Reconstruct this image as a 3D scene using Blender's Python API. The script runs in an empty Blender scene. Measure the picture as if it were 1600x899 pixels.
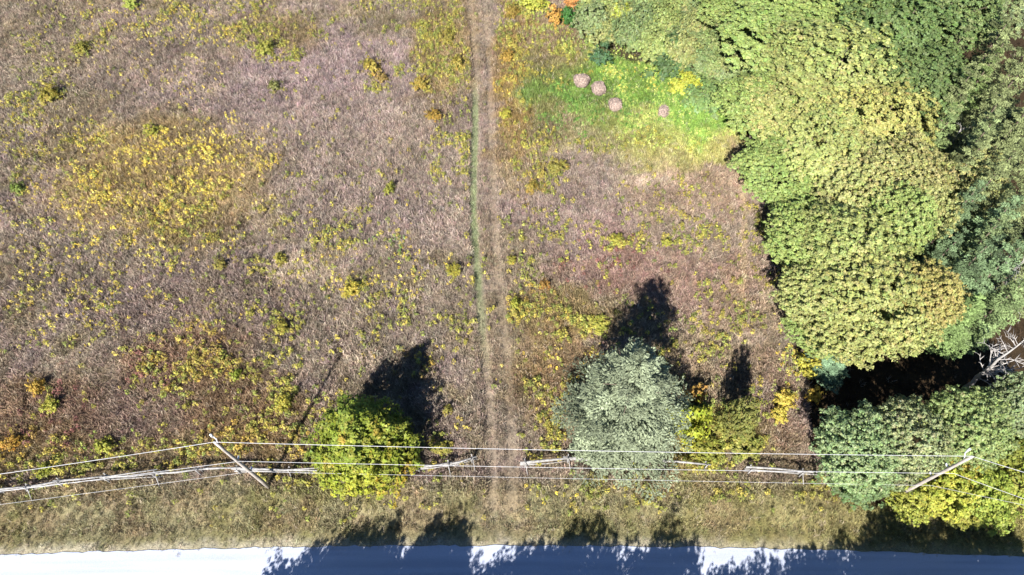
import bpy, math, random
import numpy as np
from mathutils import Vector, Matrix

R = math.radians
rng = np.random.default_rng(7)
random.seed(7)
sc = bpy.context.scene
C = sc.collection

# ------------------------------------------------------------------ camera
CAMH = 50.0
PITCH = 32.7                      # degrees off straight down
cam = bpy.data.cameras.new('camera'); cam.lens = 24; cam.sensor_width = 36; cam.clip_end = 3000
co = bpy.data.objects.new('camera', cam); C.objects.link(co); sc.camera = co
co.location = (0, 0, CAMH); co.rotation_euler = (R(PITCH), 0, 0)

# ------------------------------------------------------------------ light
SUN_EL = 40.5
AZ = np.array([0.332, 0.943])     # ground direction that shadows fall in
w = bpy.data.worlds.new('World'); sc.world = w; w.use_nodes = True
nt = w.node_tree; bg = nt.nodes['Background']
sky = nt.nodes.new('ShaderNodeTexSky'); sky.sky_type = 'NISHITA'; sky.sun_disc = False
sky.sun_elevation = R(SUN_EL); sky.sun_rotation = R(199.4)
sky.dust_density = 0.2; sky.ozone_density = 8.0; sky.air_density = 1.0
nt.links.new(sky.outputs[0], bg.inputs[0]); bg.inputs[1].default_value = 0.05
sun = bpy.data.lights.new('sun', 'SUN'); sun.energy = 5.0; sun.angle = R(0.5); sun.color = (1.0, 0.955, 0.89)
so = bpy.data.objects.new('sun', sun); C.objects.link(so)
ld = Vector((AZ[0]*math.cos(R(SUN_EL)), AZ[1]*math.cos(R(SUN_EL)), -math.sin(R(SUN_EL))))
so.rotation_euler = ld.to_track_quat('-Z', 'Y').to_euler()
sc.view_settings.view_transform = 'Standard'; sc.view_settings.look = 'None'
sc.view_settings.exposure = 1.46; sc.view_settings.gamma = 1.0
sc.render.engine = 'CYCLES'
sc.cycles.max_bounces = 5; sc.cycles.transparent_max_bounces = 4

# ------------------------------------------------------------------ placing from image pixels: where a pixel lies on the ground
F = 1066.67
CP, SP = math.sin(R(PITCH)), math.cos(R(PITCH))     # .540, .8415
def at(u, v, z=0.0):
    x = u-800.0; up = 449.5-v
    Y = F*CP+up*SP; Z = up*CP-F*SP
    k = (CAMH-z)/-Z
    return np.array([x*k, Y*k])
def to_pixel(X, Y, z=0.0):
    dz = z-CAMH
    d = Y*CP-dz*SP; up = Y*SP+dz*CP
    return 800+F*X/d, 449.5-F*up/d
def mpp(u, v, z=0.0):             # metres per image pixel there
    up = 449.5-v
    return (CAMH-z)/-(up*CP-F*SP)

# ------------------------------------------------------------------ noise
def _h(ix, iy, s):
    n = (ix.astype(np.int64)*374761393+iy.astype(np.int64)*668265263+s*1442695041) & 0xffffffff
    n = ((n ^ (n >> 13))*1274126177) & 0xffffffff
    return ((n ^ (n >> 16)) & 0xffff)/65535.0
def vnoise(x, y, s=0):
    ix = np.floor(x); iy = np.floor(y); fx = x-ix; fy = y-iy
    fx = fx*fx*(3-2*fx); fy = fy*fy*(3-2*fy)
    a = _h(ix, iy, s); b = _h(ix+1, iy, s); c = _h(ix, iy+1, s); d = _h(ix+1, iy+1, s)
    return (a*(1-fx)+b*fx)*(1-fy)+(c*(1-fx)+d*fx)*fy
def fbm(x, y, sc_, s=0, o=4):
    r = 0; a = 1; t = 0; x = x/sc_; y = y/sc_
    for i in range(o):
        r = r+a*vnoise(x, y, s+i*17); t += a; a *= .55; x = x*2.03+11; y = y*2.03+5
    return r/t
def sstep(a, b, x):
    t = np.clip((x-a)/(b-a), 0, 1); return t*t*(3-2*t)

def lin(c):
    c = np.array(c, float)/255
    return np.where(c <= .04045, c/12.92, ((c+.055)/1.055)**2.4)
KALB = 0.70
def alb(r, g, b, k=1.0): return lin((r, g, b))*KALB*k

# ------------------------------------------------------------------ object helpers
def tag(o, label=None, cat=None, group=None, kind=None):
    if label: o['label'] = label
    if cat: o['category'] = cat
    if group: o['group'] = group
    if kind: o['kind'] = kind
    return o
def empty(name, loc, rz=0):
    o = bpy.data.objects.new(name, None); C.objects.link(o)
    o.location = loc; o.rotation_euler = (0, 0, rz); o.empty_display_size = .3
    return o
def mesh_np(name, V, Fc, mat, tint=None, smooth=False):
    """V nx3, Fc list of arrays all the same width or one array"""
    me = bpy.data.meshes.new(name)
    V = np.asarray(V, np.float32); Fc = np.asarray(Fc, np.int32)
    n = len(Fc); k = Fc.shape[1]
    me.vertices.add(len(V)); me.vertices.foreach_set('co', V.ravel())
    me.loops.add(n*k); me.loops.foreach_set('vertex_index', Fc.ravel())
    me.polygons.add(n); me.polygons.foreach_set('loop_start', np.arange(0, n*k, k, dtype=np.int32))
    me.polygons.foreach_set('loop_total', np.full(n, k, np.int32))
    me.polygons.foreach_set('use_smooth', np.full(n, smooth))
    me.update(calc_edges=True); me.validate()
    if tint is not None:
        a = me.attributes.new('tint', 'FLOAT_COLOR', 'POINT')
        t = np.ones((len(V), 4), np.float32); t[:, :3] = tint
        a.data.foreach_set('color', t.ravel())
    me.materials.append(mat)
    return me
def link(name, me, parent=None, loc=None):
    o = bpy.data.objects.new(name, me); C.objects.link(o)
    if parent: o.parent = parent
    if loc is not None: o.location = loc
    return o
def copy_tree(o, parent=None):
    c = o.copy(); C.objects.link(c)
    if parent: c.parent = parent
    for ch in kids.get(o.name, []): copy_tree(ch, c)
    return c
kids = {}

class MB:                         # collects tubes and boxes for one part
    def __init__(s): s.v = []; s.f = []
    def tube(s, pts, rad, n=6, wob=0, cap=True):
        pts = [Vector(p) for p in pts]; base = len(s.v); m = len(pts)
        if not hasattr(rad, '__len__'): rad = [rad]*m
        for i, p in enumerate(pts):
            d = (pts[min(i+1, m-1)]-pts[max(i-1, 0)]).normalized()
            a = d.cross(Vector((0, 0, 1)) if abs(d.z) < .9 else Vector((1, 0, 0))).normalized(); b = d.cross(a)
            for j in range(n):
                t = 2*math.pi*j/n; r = rad[i]*(1+random.uniform(-wob, wob))
                s.v.append(p+a*math.cos(t)*r+b*math.sin(t)*r)
        for i in range(m-1):
            for j in range(n):
                s.f.append((base+i*n+j, base+i*n+(j+1) % n, base+(i+1)*n+(j+1) % n, base+(i+1)*n+j))
        if cap:
            for k, q in ((0, 1), (m-1, -1)):
                c = len(s.v); s.v.append(pts[k])
                for j in range(n):
                    s.f.append((base+k*n+j, c, base+k*n+(j+1) % n)[::q])
        return s
    def mesh(s, name, mat, smooth=True):
        me = bpy.data.meshes.new(name); me.from_pydata([tuple(v) for v in s.v], [], s.f)
        for p in me.polygons: p.use_smooth = smooth
        me.materials.append(mat); me.update(); return me
    def build(s, name, mat, parent=None, smooth=True): return link(name, s.mesh(name, mat, smooth), parent)

# ------------------------------------------------------------------ materials
def newmat(name):
    m = bpy.data.materials.new(name); m.use_nodes = True
    n = m.node_tree.nodes; p = n['Principled BSDF']; return m, m.node_tree, n, p
def mixmul(T, a, b, fac=1.0):
    x = T.nodes.new('ShaderNodeMix'); x.data_type = 'RGBA'; x.blend_type = 'MULTIPLY'
    x.inputs[0].default_value = fac
    T.links.new(a, x.inputs[6]); T.links.new(b, x.inputs[7]); return x.outputs[2]
def noise_ramp(T, scale, lo, hi, detail=6, rough=.65, vec=None, p0=.3, p1=.7):
    n = T.nodes.new('ShaderNodeTexNoise'); n.inputs['Scale'].default_value = scale
    n.inputs['Detail'].default_value = detail; n.inputs['Roughness'].default_value = rough
    r = T.nodes.new('ShaderNodeValToRGB'); r.color_ramp.elements[0].position = p0; r.color_ramp.elements[1].position = p1
    r.color_ramp.elements[0].color = (*lo, 1); r.color_ramp.elements[1].color = (*hi, 1)
    if vec is not None: T.links.new(vec, n.inputs['Vector'])
    T.links.new(n.outputs['Fac'], r.inputs[0]); return r.outputs[0], n
def objcoord(T): return T.nodes.new('ShaderNodeTexCoord').outputs['Object']

def leaf_mat(name, trans=.35, inst=False, rough=.6):
    m, T, n, p = newmat(name)
    a = n.new('ShaderNodeAttribute'); a.attribute_name = 'tint'
    if inst:
        b = n.new('ShaderNodeAttribute'); b.attribute_name = 'icol'; b.attribute_type = 'INSTANCER'; bc = b.outputs['Color']
    else:
        b = n.new('ShaderNodeObjectInfo'); bc = b.outputs['Color']
    col = mixmul(T, a.outputs['Color'], bc)
    T.links.new(col, p.inputs['Base Color']); p.inputs['Roughness'].default_value = rough
    p.inputs['Specular IOR Level'].default_value = .25
    if trans > 0:
        t = n.new('ShaderNodeBsdfTranslucent'); T.links.new(col, t.inputs['Color'])
        s = n.new('ShaderNodeMixShader'); s.inputs[0].default_value = trans
        T.links.new(p.outputs[0], s.inputs[1]); T.links.new(t.outputs[0], s.inputs[2])
        T.links.new(s.outputs[0], n['Material Output'].inputs[0])
    return m
M_leaf = leaf_mat('leaf_foliage', .25)
M_needle = leaf_mat('needle_foliage', .12, rough=.7)
M_blade = leaf_mat('grass_blade', .25, inst=True, rough=.8)
M_weed = leaf_mat('weed_leaf', .25, inst=True)

def wood_mat(name, lo, hi, scale=3, rough=.85):
    m, T, n, p = newmat(name)
    mp = n.new('ShaderNodeMapping'); mp.inputs['Scale'].default_value = (1, 1, .25)
    T.links.new(objcoord(T), mp.inputs[0])
    c, nz = noise_ramp(T, scale, lo, hi, 8, .7, mp.outputs[0])
    T.links.new(c, p.inputs['Base Color']); p.inputs['Roughness'].default_value = rough
    b = n.new('ShaderNodeBump'); b.inputs['Strength'].default_value = .5; b.inputs['Distance'].default_value = .02
    T.links.new(nz.outputs['Fac'], b.inputs['Height']); T.links.new(b.outputs[0], p.inputs['Normal']); return m
M_bark = wood_mat('brown_bark', (.05, .035, .025), (.16, .12, .09), 6)
M_deadwood = wood_mat('bleached_deadwood', (.22, .2, .19), (.5, .47, .44), 6)
M_cedar = wood_mat('weathered_cedar', (.09, .085, .08), (.36, .35, .34), 5)
M_pole = wood_mat('pole_wood', (.18, .15, .13), (.46, .42, .38), 4)
m_, T_, n_, p_ = newmat('aluminium_wire'); M_wire = m_
c_, _ = noise_ramp(T_, 2.0, (.42, .42, .44), (.6, .6, .61), vec=objcoord(T_)); T_.links.new(c_, p_.inputs['Base Color'])
p_.inputs['Roughness'].default_value = .5; p_.inputs['Metallic'].default_value = .1
m_, T_, n_, p_ = newmat('porcelain_insulator'); M_ins = m_
c_, _ = noise_ramp(T_, 20.0, (.5, .52, .55), (.75, .75, .78), vec=objcoord(T_)); T_.links.new(c_, p_.inputs['Base Color']); p_.inputs['Roughness'].default_value = .2

# ------------------------------------------------------------------ ground colour, patches laid out in image pixels (albedo of what grows there)
def ell(u, v, cu, cv, ru, rv, soft=.35, rot=0):
    du, dv = u-cu, v-cv
    if rot:
        c, s = math.cos(R(rot)), math.sin(R(rot)); du, dv = du*c+dv*s, -du*s+dv*c
    d = np.sqrt((du/ru)**2+(dv/rv)**2)
    return 1-sstep(1-soft, 1+soft, d)
def polydist(X, Y, pts):
    d = np.full(np.shape(X), 1e9)
    for (x0, y0), (x1, y1) in zip(pts[:-1], pts[1:]):
        dx, dy = x1-x0, y1-y0; t = np.clip(((X-x0)*dx+(Y-y0)*dy)/(dx*dx+dy*dy), 0, 1)
        d = np.minimum(d, np.hypot(X-x0-t*dx, Y-y0-t*dy))
    return d
def gp(l): return [tuple(at(u, v)) for u, v in l]
RUT_L = gp([(729, -60), (733, 0), (742, 100), (742, 200), (739, 330), (745, 420), (752, 500), (757, 560), (763, 640), (768, 720), (770, 790)])
RUT_R = gp([(752, -60), (757, 0), (764, 100), (768, 230), (771, 330), (777, 420), (784, 490), (792, 560), (797, 640), (800, 720), (800, 790)])
FURROWS = [gp(l) for l in ([(378, 330), (392, 390), (425, 450), (452, 520), (470, 560)], [(95, 450), (135, 465), (152, 495)],
           [(20, 320), (50, 345), (70, 400)], [(545, 520), (525, 560)], [(385, 345), (400, 290), (420, 240)])]
FOOT = gp([(1143, 215), (1155, 270), (1163, 330), (1160, 420), (1158, 520)])
WOOD = [(900, -80), (903, 0), (912, 40), (930, 75), (985, 98), (1055, 105), (1105, 120), (1140, 160), (1160, 215), (1190, 290), (1214, 340), (1210, 390), (1232, 470),
        (1246, 550), (1262, 610), (1262, 680), (1285, 745), (1370, 790), (1640, 800), (1900, 800), (1900, -80)]
WP = np.array([at(*p) for p in WOOD])
def in_wood(X, Y):
    r = np.zeros(np.shape(X), bool); n = len(WP); j = n-1
    for i in range(n):
        xi, yi = WP[i]; xj, yj = WP[j]
        c = ((yi > Y) != (yj > Y)) & (X < (xj-xi)*(Y-yi)/(yj-yi+1e-12)+xi); r ^= c; j = i
    return r
def road_edge(X): return 10.72-0.00055*X**2-0.002*X
def road_south(X): return 4.0-0.00055*X**2

PATCH = [  # u v ru rv colour strength
 (500, 130, 130, 95, (156, 138, 142), .8), (560, 230, 190, 90, (152, 137, 132), .7), (330, 480, 170, 80, (138, 121, 117), .6),
 (620, 330, 150, 60, (152, 137, 134), .6), (100, 400, 110, 70, (132, 120, 114), .6), (260, 280, 160, 90, (160, 138, 88), .6), (300, 560, 95, 55, (138, 110, 86), .6),
 (60, 640, 110, 60, (140, 114, 90), .6), (200, 640, 190, 50, (130, 108, 96), .6), (950, 400, 95, 60, (154, 122, 118), .6), (900, 330, 110, 50, (146, 128, 128), .6),
 (1100, 300, 90, 60, (162, 140, 125), .7), (1100, 440, 110, 60, (152, 126, 118), .7), (1080, 520, 60, 30, (155, 140, 125), .5), (1180, 520, 50, 90, (152, 134, 112), .6),
 (985, 152, 165, 74, (112, 142, 64), .95), (900, 150, 60, 60, (106, 128, 68), .9), (1050, 205, 130, 38, (156, 158, 98), .8), (1120, 230, 45, 30, (170, 170, 104), .8),
 (1110, 165, 60, 50, (128, 160, 80), 1.0), (860, 60, 60, 70, (140, 122, 92), .7), (840, 230, 60, 60, (140, 122, 84), .5), (1030, 245, 130, 25, (158, 154, 98), .6),
 (690, 90, 60, 90, (140, 120, 80), .7), (800, 120, 30, 120, (140, 116, 70), .7), (430, 50, 60, 40, (140, 122, 80), .6),
 (400, 650, 100, 70, (135, 108, 78), .6), (860, 600, 60, 120, (140, 118, 84), .7), (880, 500, 80, 40, (138, 122, 84), .7),
 (1130, 690, 90, 40, (148, 138, 70), .8), (1100, 560, 60, 50, (140, 124, 96), .5), (150, 715, 400, 40, (132, 114, 74), .55), (1220, 640, 40, 70, (150, 128, 112), .7),
 (250, 100, 140, 70, (146, 130, 128), .5), (80, 60, 100, 60, (140, 126, 112), .5),
]
def ground_color(X, Y, fine=True):
    u, v = to_pixel(X, Y)
    wu = (fbm(X, Y, 6, 1)-.5)*110; wv = (fbm(X, Y, 6, 2)-.5)*90
    wu = wu+(fbm(X, Y, 1.4, 3)-.5)*60; wv = wv+(fbm(X, Y, 1.4, 4)-.5)*50
    uu, vv = u+wu, v+wv
    c = np.broadcast_to(alb(147, 134, 124), np.shape(X)+(3,)).copy()
    def mx(m, col):
        nonlocal c
        c = c*(1-m[..., None])+np.asarray(col)*m[..., None]
    mx(sstep(.5, .62, fbm(X, Y, 9, 5))*.55, alb(140, 126, 104))
    mx(sstep(.55, .65, fbm(X, Y, 5, 8))*.45, alb(156, 138, 142))
    mx(sstep(.55, .7, fbm(X, Y, 2.2, 9))*.45, alb(122, 110, 80))
    for (a, b, ra, rb, col, s) in PATCH: mx(ell(uu, vv, a, b, ra, rb)*s, alb(*col))
    # verge: tan and olive between fence and road
    e = road_edge(X)
    vm = 1-sstep(e+3.9, e+5.2, Y+(fbm(X, Y, 3, 21)-.5)*2)
    vcol = alb(148, 142, 112)
    mx(vm*.85, vcol); mx(vm*sstep(.5, .62, fbm(X, Y, 3, 23))*.6, alb(126, 122, 78)); mx(vm*sstep(.52, .62, fbm(X, Y, 2.5, 27))*.5, alb(150, 132, 112))
    mx((1-sstep(e+.4, e+1.5, Y+(fbm(X, Y, 1.2, 29)-.5)))*.5, alb(128, 126, 92))
    mx((1-sstep(e+.0, e+.7, Y+(fbm(X, Y, .7, 33)-.5)*1.2))*.7, alb(186, 178, 168))
    mx(vm*sstep(12, 24, X)*.5, alb(132, 126, 74))
    # track
    dl = polydist(X, Y, RUT_L); dr = polydist(X, Y, RUT_R)
    tr = 1-sstep(.25, .6, np.minimum(dl, dr))
    mid = (dl < 2.6) & (dr < 2.6)
    mx(np.where(mid, .2, 0)*(.6+.4*vnoise(X*.7, Y*.25, 3)), alb(146, 126, 124))
    mx(tr*.3, alb(156, 144, 134))
    far = sstep(22, 34, Y)
    gl = (1-sstep(.12, .4, np.abs(dl-.1)))*far*(1-sstep(54, 60, Y))
    mx(gl*.8, alb(128, 142, 108))
    mx((1-sstep(.12, .45, polydist(X, Y, FOOT)))*.7, alb(184, 164, 138))
    for f in FURROWS: mx((1-sstep(.1, .6, polydist(X, Y, f)))*.25, alb(122, 108, 88))
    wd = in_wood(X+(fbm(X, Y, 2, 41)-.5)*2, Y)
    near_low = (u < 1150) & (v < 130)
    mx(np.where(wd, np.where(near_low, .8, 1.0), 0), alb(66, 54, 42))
    # straw-coloured flattened spots
    for (a, b, ra, rb) in ((1095, 492, 10, 12), (1180, 530, 26, 14), (915, 540, 14, 7), (555, 322, 16, 5), (1010, 285, 40, 9), (470, 420, 60, 22), (560, 560, 30, 12)):
        mx(ell(uu*.3+u*.7, vv*.3+v*.7, a, b, ra, rb)*.6, alb(186, 170, 156))
    c *= (.8+.42*fbm(X, Y, 1.3, 51))[..., None]
    return np.clip(c*np.array([1.10, 1.095, 1.0]), .005, .8)
def height(X, Y):
    z = (fbm(X, Y, 14, 61)-.5)*.7+(fbm(X, Y, 2.5, 63)-.5)*.22
    z *= sstep(0, 5, np.maximum(Y-road_edge(X), road_south(X)-Y))
    for d in (polydist(X, Y, RUT_L), polydist(X, Y, RUT_R)):
        z = z-.2*(1-sstep(.15, .5, d))
    for f in FURROWS: z = z-.14*(1-sstep(.1, .9, polydist(X, Y, f)))
    e = road_edge(X)                                         # shallow ditch by the road
    z = z-.18*np.exp(-((Y-e-1.6)/.8)**2)
    return z*np.where((X > -80) & (X < 80) & (Y > -20) & (Y < 100), 1, .6)
def hz(x, y): return float(height(np.array([float(x)]), np.array([float(y)]))[0])

# ------------------------------------------------------------------ ground sheet
def grid(xs, ys, zf, cf, name, mat):
    X, Y = np.meshgrid(xs, ys); Z = zf(X, Y)
    V = np.stack([X, Y, Z], -1).reshape(-1, 3)
    nx, ny = len(xs), len(ys)
    i = (np.arange(ny-1)[:, None]*nx+np.arange(nx-1)[None, :]).ravel()
    Fq = np.stack([i, i+1, i+1+nx, i+nx], 1)
    return link(name, mesh_np(name, V, Fq, mat, cf(X, Y).reshape(-1, 3) if cf else None, True))
def stretch(a, b, step, far):
    core = np.arange(a, b+1e-6, step); r = []; d = step; x = b
    while x < far: d *= 1.45; x += d; r.append(x)
    l = []; d = step; x = a
    while x > -far: d *= 1.45; x -= d; l.append(x)
    return np.array(l[::-1]+list(core)+r)
m_, T_, n_, p_ = newmat('field_soil'); M_ground = m_
a_ = n_.new('ShaderNodeAttribute'); a_.attribute_name = 'tint'
v_ = objcoord(T_)
c1, _ = noise_ramp(T_, 9.0, (.6, .58, .57), (1.3, 1.3, 1.27), 8, .75, v_, .35, .68)
c2, nz_ = noise_ramp(T_, 1.6, (.75, .78, .8), (1.2, 1.17, 1.1), 5, .6, v_)
T_.links.new(mixmul(T_, mixmul(T_, a_.outputs['Color'], c1), c2), p_.inputs['Base Color'])
p_.inputs['Roughness'].default_value = .95; p_.inputs['Specular IOR Level'].default_value = .1
b_ = n_.new('ShaderNodeBump'); b_.inputs['Strength'].default_value = .8; b_.inputs['Distance'].default_value = .12
nb_ = n_.new('ShaderNodeTexNoise'); nb_.inputs['Scale'].default_value = 7; nb_.inputs['Detail'].default_value = 9; nb_.inputs['Roughness'].default_value = .75
T_.links.new(v_, nb_.inputs['Vector']); T_.links.new(nb_.outputs['Fac'], b_.inputs['Height']); T_.links.new(b_.outputs[0], p_.inputs['Normal'])
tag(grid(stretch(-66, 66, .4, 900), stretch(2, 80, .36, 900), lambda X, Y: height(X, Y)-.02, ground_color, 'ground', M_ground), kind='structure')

# road: pale crushed gravel, blue put into its colour to deepen the blue shade
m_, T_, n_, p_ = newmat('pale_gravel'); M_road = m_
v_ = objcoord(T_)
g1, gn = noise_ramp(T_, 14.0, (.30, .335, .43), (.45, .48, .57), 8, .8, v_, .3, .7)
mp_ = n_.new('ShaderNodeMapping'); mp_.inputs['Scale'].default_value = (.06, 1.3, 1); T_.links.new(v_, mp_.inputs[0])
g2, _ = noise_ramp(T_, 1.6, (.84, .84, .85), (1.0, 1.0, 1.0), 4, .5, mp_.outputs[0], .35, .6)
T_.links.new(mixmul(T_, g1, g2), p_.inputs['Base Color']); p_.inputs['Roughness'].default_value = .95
b_ = n_.new('ShaderNodeBump'); b_.inputs['Strength'].default_value = .5; b_.inputs['Distance'].default_value = .04
T_.links.new(gn.outputs['Fac'], b_.inputs['Height']); T_.links.new(b_.outputs[0], p_.inputs['Normal'])
xs = stretch(-60, 60, .35, 900); n = len(xs); rows = []
ne = road_edge(np.clip(xs, -90, 90))+(fbm(xs, xs*0, .5, 71)-.5)*.25-.1; se = road_south(np.clip(xs, -90, 90))+(fbm(xs, xs*0+9, .9, 72)-.5)*.45
for t in np.linspace(0, 1, 9):
    y = se*(1-t)+ne*t; z = .02+.10*(1-(2*t-1)**2)
    rows.append(np.stack([xs, y, np.full(n, z)], 1))
V = np.concatenate(rows); i = (np.arange(8)[:, None]*n+np.arange(n-1)[None, :]).ravel()
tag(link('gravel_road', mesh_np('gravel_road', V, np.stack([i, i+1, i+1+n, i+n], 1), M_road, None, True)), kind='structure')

# farm track: the two worn wheel lines as one strip each
def strip(name, pts, wid, lift):
    P = []
    for (x0, y0), (x1, y1) in zip(pts[:-1], pts[1:]):
        k = max(2, int(abs(y1-y0)/.4)); 
        for t in np.arange(k)/k: P.append((x0+(x1-x0)*t, y0+(y1-y0)*t))
    P = np.array(P+[pts[-1]]); m = len(P)
    cols = []
    for j, s in enumerate(np.linspace(-1, 1, 5)):
        x = P[:, 0]+s*(wid+(fbm(P[:, 0]+s, P[:, 1], 1.0, 75)-.5)*wid); cols.append(np.stack([x, P[:, 1], height(x, P[:, 1])-.02+lift], 1))
    V = np.stack(cols, 1).reshape(-1, 3)
    i = (np.arange(m-1)[:, None]*5+np.arange(4)[None, :]).ravel()
    return tag(link(name, mesh_np(name, V, np.stack([i, i+1, i+6, i+5], 1)[:, ::-1], M_ground, ground_color(V[:, 0], V[:, 1]), True)), kind='structure')
strip('wheel_track', RUT_L, .18, .012); strip('wheel_track', RUT_R, .18, .012)

# ------------------------------------------------------------------ ground cover: instanced by geometry nodes
def tuft(seed, nb, h, spread, lean, wid, bent=True):
    r = np.random.default_rng(seed); V = []; Fq = []; Tn = []
    for i in range(nb):
        a = r.uniform(0, 2*np.pi); rr = spread*math.sqrt(r.uniform()); bx, by = rr*math.cos(a), rr*math.sin(a)
        hh = h*r.uniform(.5, 1.1); la = r.uniform(0, 2*np.pi); ll = lean*hh*r.uniform(.2, 1.2)
        dx, dy = ll*math.cos(la), ll*math.sin(la); wa = r.uniform(0, 2*np.pi); wx, wy = wid*math.cos(wa), wid*math.sin(wa)
        b = len(V); t = r.uniform(.6, 1.35)
        V += [(bx-wx, by-wy, 0), (bx+wx, by+wy, 0), (bx+dx*.4+wx*.8, by+dy*.4+wy*.8, hh*.6), (bx+dx*.4-wx*.8, by+dy*.4-wy*.8, hh*.6),
              (bx+dx+wx*.6, by+dy+wy*.6, hh), (bx+dx-wx*.6, by+dy-wy*.6, hh*.97)]
        Fq += [(b, b+1, b+2, b+3), (b+3, b+2, b+4, b+5)]; Tn += [(t*.85,)*3]*2+[(t,)*3]*2+[(t*1.12,)*3]*2
    return np.array(V), np.array(Fq), np.array(Tn)
def leafclump(seed, n, rad, h, size):
    r = np.random.default_rng(seed)
    a = r.uniform(0, 2*np.pi, n); rr = rad*np.sqrt(r.uniform(0, 1, n)); z = h*(1-.6*(rr/rad)**2)*r.uniform(.45, 1.05, n)
    P = np.stack([rr*np.cos(a), rr*np.sin(a), z], 1)
    N = np.stack([np.cos(a)*rr/rad*.6, np.sin(a)*rr/rad*.6, np.ones(n)], 1)+r.normal(0, .45, (n, 3))
    return leaves(P, N, size*r.uniform(.7, 1.3, n), r, np.repeat((r.uniform(.65, 1.35, n))[:, None], 3, 1))
def holes(P, sc_, thr, s=0):
    return fbm(P[:, 0]+P[:, 2]*.6+40, P[:, 1]+P[:, 2]*.8+40, sc_, 600+s, 2) > thr
def leaves(P, N, S, r, tint, asp=.62, axis=None):
    n = len(P); N = N/np.linalg.norm(N, axis=1, keepdims=True)
    A = r.normal(size=(n, 3)) if axis is None else axis
    A = A-N*np.sum(A*N, 1, keepdims=True); A /= np.linalg.norm(A, axis=1, keepdims=True)+1e-9; B = np.cross(N, A)
    S = S[:, None]
    V = np.stack([P-A*S*.55-B*S*asp*.5, P+A*S*.1+B*S*asp*.75+N*S*.08, P+A*S*.75-B*S*asp*.25], 1).reshape(-1, 3)
    return V, np.arange(n*3).reshape(n, 3), np.repeat(tint, 3, 0)

def scatter(name, pts, cols, scl, protos, mat, label=None):
    me = bpy.data.meshes.new(name); me.vertices.add(len(pts)); me.vertices.foreach_set('co', pts.astype(np.float32).ravel())
    a = me.attributes.new('icol', 'FLOAT_COLOR', 'POINT'); t = np.ones((len(pts), 4), np.float32); t[:, :3] = cols; a.data.foreach_set('color', t.ravel())
    a = me.attributes.new('scl', 'FLOAT', 'POINT'); a.data.foreach_set('value', scl.astype(np.float32))
    a = me.attributes.new('rot', 'FLOAT_VECTOR', 'POINT'); r = np.zeros((len(pts), 3), np.float32); r[:, 2] = rng.uniform(0, 6.283, len(pts))
    r[:, :2] = rng.normal(0, .12, (len(pts), 2)); a.data.foreach_set('vector', r.ravel())
    a = me.attributes.new('idx', 'INT', 'POINT'); a.data.foreach_set('value', rng.integers(0, len(protos), len(pts)).astype(np.int32))
    me.materials.append(mat)
    o = link(name, me); tag(o, kind='stuff')
    if label: o['label'] = label[0]; o['category'] = label[1]
    g = bpy.data.node_groups.new(name+'_scatter', 'GeometryNodeTree')
    g.interface.new_socket('Geometry', in_out='INPUT', socket_type='NodeSocketGeometry'); g.interface.new_socket('Geometry', in_out='OUTPUT', socket_type='NodeSocketGeometry')
    N = g.nodes; L = g.links; gi = N.new('NodeGroupInput'); go = N.new('NodeGroupOutput')
    mp = N.new('GeometryNodeMeshToPoints'); L.new(gi.outputs[0], mp.inputs[0])
    ip = N.new('GeometryNodeInstanceOnPoints'); L.new(mp.outputs[0], ip.inputs['Points'])
    gt = N.new('GeometryNodeGeometryToInstance')
    for p in protos[::-1]:
        oi = N.new('GeometryNodeObjectInfo'); oi.inputs['Object'].default_value = p; oi.inputs['As Instance'].default_value = False
        L.new(oi.outputs['Geometry'], gt.inputs[0])
    L.new(gt.outputs[0], ip.inputs['Instance']); ip.inputs['Pick Instance'].default_value = True
    def na(n_, t_):
        q = N.new('GeometryNodeInputNamedAttribute'); q.data_type = t_; q.inputs['Name'].default_value = n_
        return q.outputs['Attribute']
    L.new(na('idx', 'INT'), ip.inputs['Instance Index'])
    er = N.new('FunctionNodeEulerToRotation'); L.new(na('rot', 'FLOAT_VECTOR'), er.inputs[0]); L.new(er.outputs[0], ip.inputs['Rotation'])
    L.new(na('scl', 'FLOAT'), ip.inputs['Scale'])
    L.new(ip.outputs[0], go.inputs[0])
    md = o.modifiers.new('scatter', 'NODES'); md.node_group = g
    return o
def proto(name, vft, mat):
    me = mesh_np(name, vft[0], vft[1], mat, vft[2]); return bpy.data.objects.new(name, me)   # kept out of the scene
tuft_p = [proto('grass_tuft_source', tuft(100+i, [16, 14, 12, 18][i], [.34, .44, .38, .28][i], [.2, .17, .24, .26][i], [.7, .5, .9, 1.1][i], .014), M_blade) for i in range(4)]
clump_p = [proto('weed_source', leafclump(200+i, [26, 34, 22][i], [.2, .24, .18][i], [.62, .72, .8][i], .12), M_weed) for i in range(3)]

XR, Y0, Y1 = 66, 4.5, 78
def cand(n):
    Y = rng.uniform(Y0, Y1, n); X = rng.uniform(-XR, XR, n)
    u, v = to_pixel(X, Y); k = (u > -60) & (u < 1660) & (v > -50) & (v < 960); return X[k], Y[k], u[k], v[k]
X, Y, u, v = cand(380000)
wd = in_wood(X, Y); lowb = (u < 1150) & (v < 130)
e = road_edge(X)
dl = polydist(X, Y, RUT_L); dr = polydist(X, Y, RUT_R)
dens = np.where(wd & ~lowb, .06, 1.0)*sstep(e-.45, e+.7, Y+(fbm(X, Y, 1.1, 35)-.5)*.9)
dens = dens*1.15*(.35+1.0*fbm(X, Y, .8, 81))
dens = dens*np.where(polydist(X, Y, FOOT) < .35, .4, 1)
for f in FURROWS: dens = dens*np.where(polydist(X, Y, f) < .25, .7, 1)
k = rng.uniform(size=len(X)) < dens
X, Y, u, v = X[k], Y[k], u[k], v[k]
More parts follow.
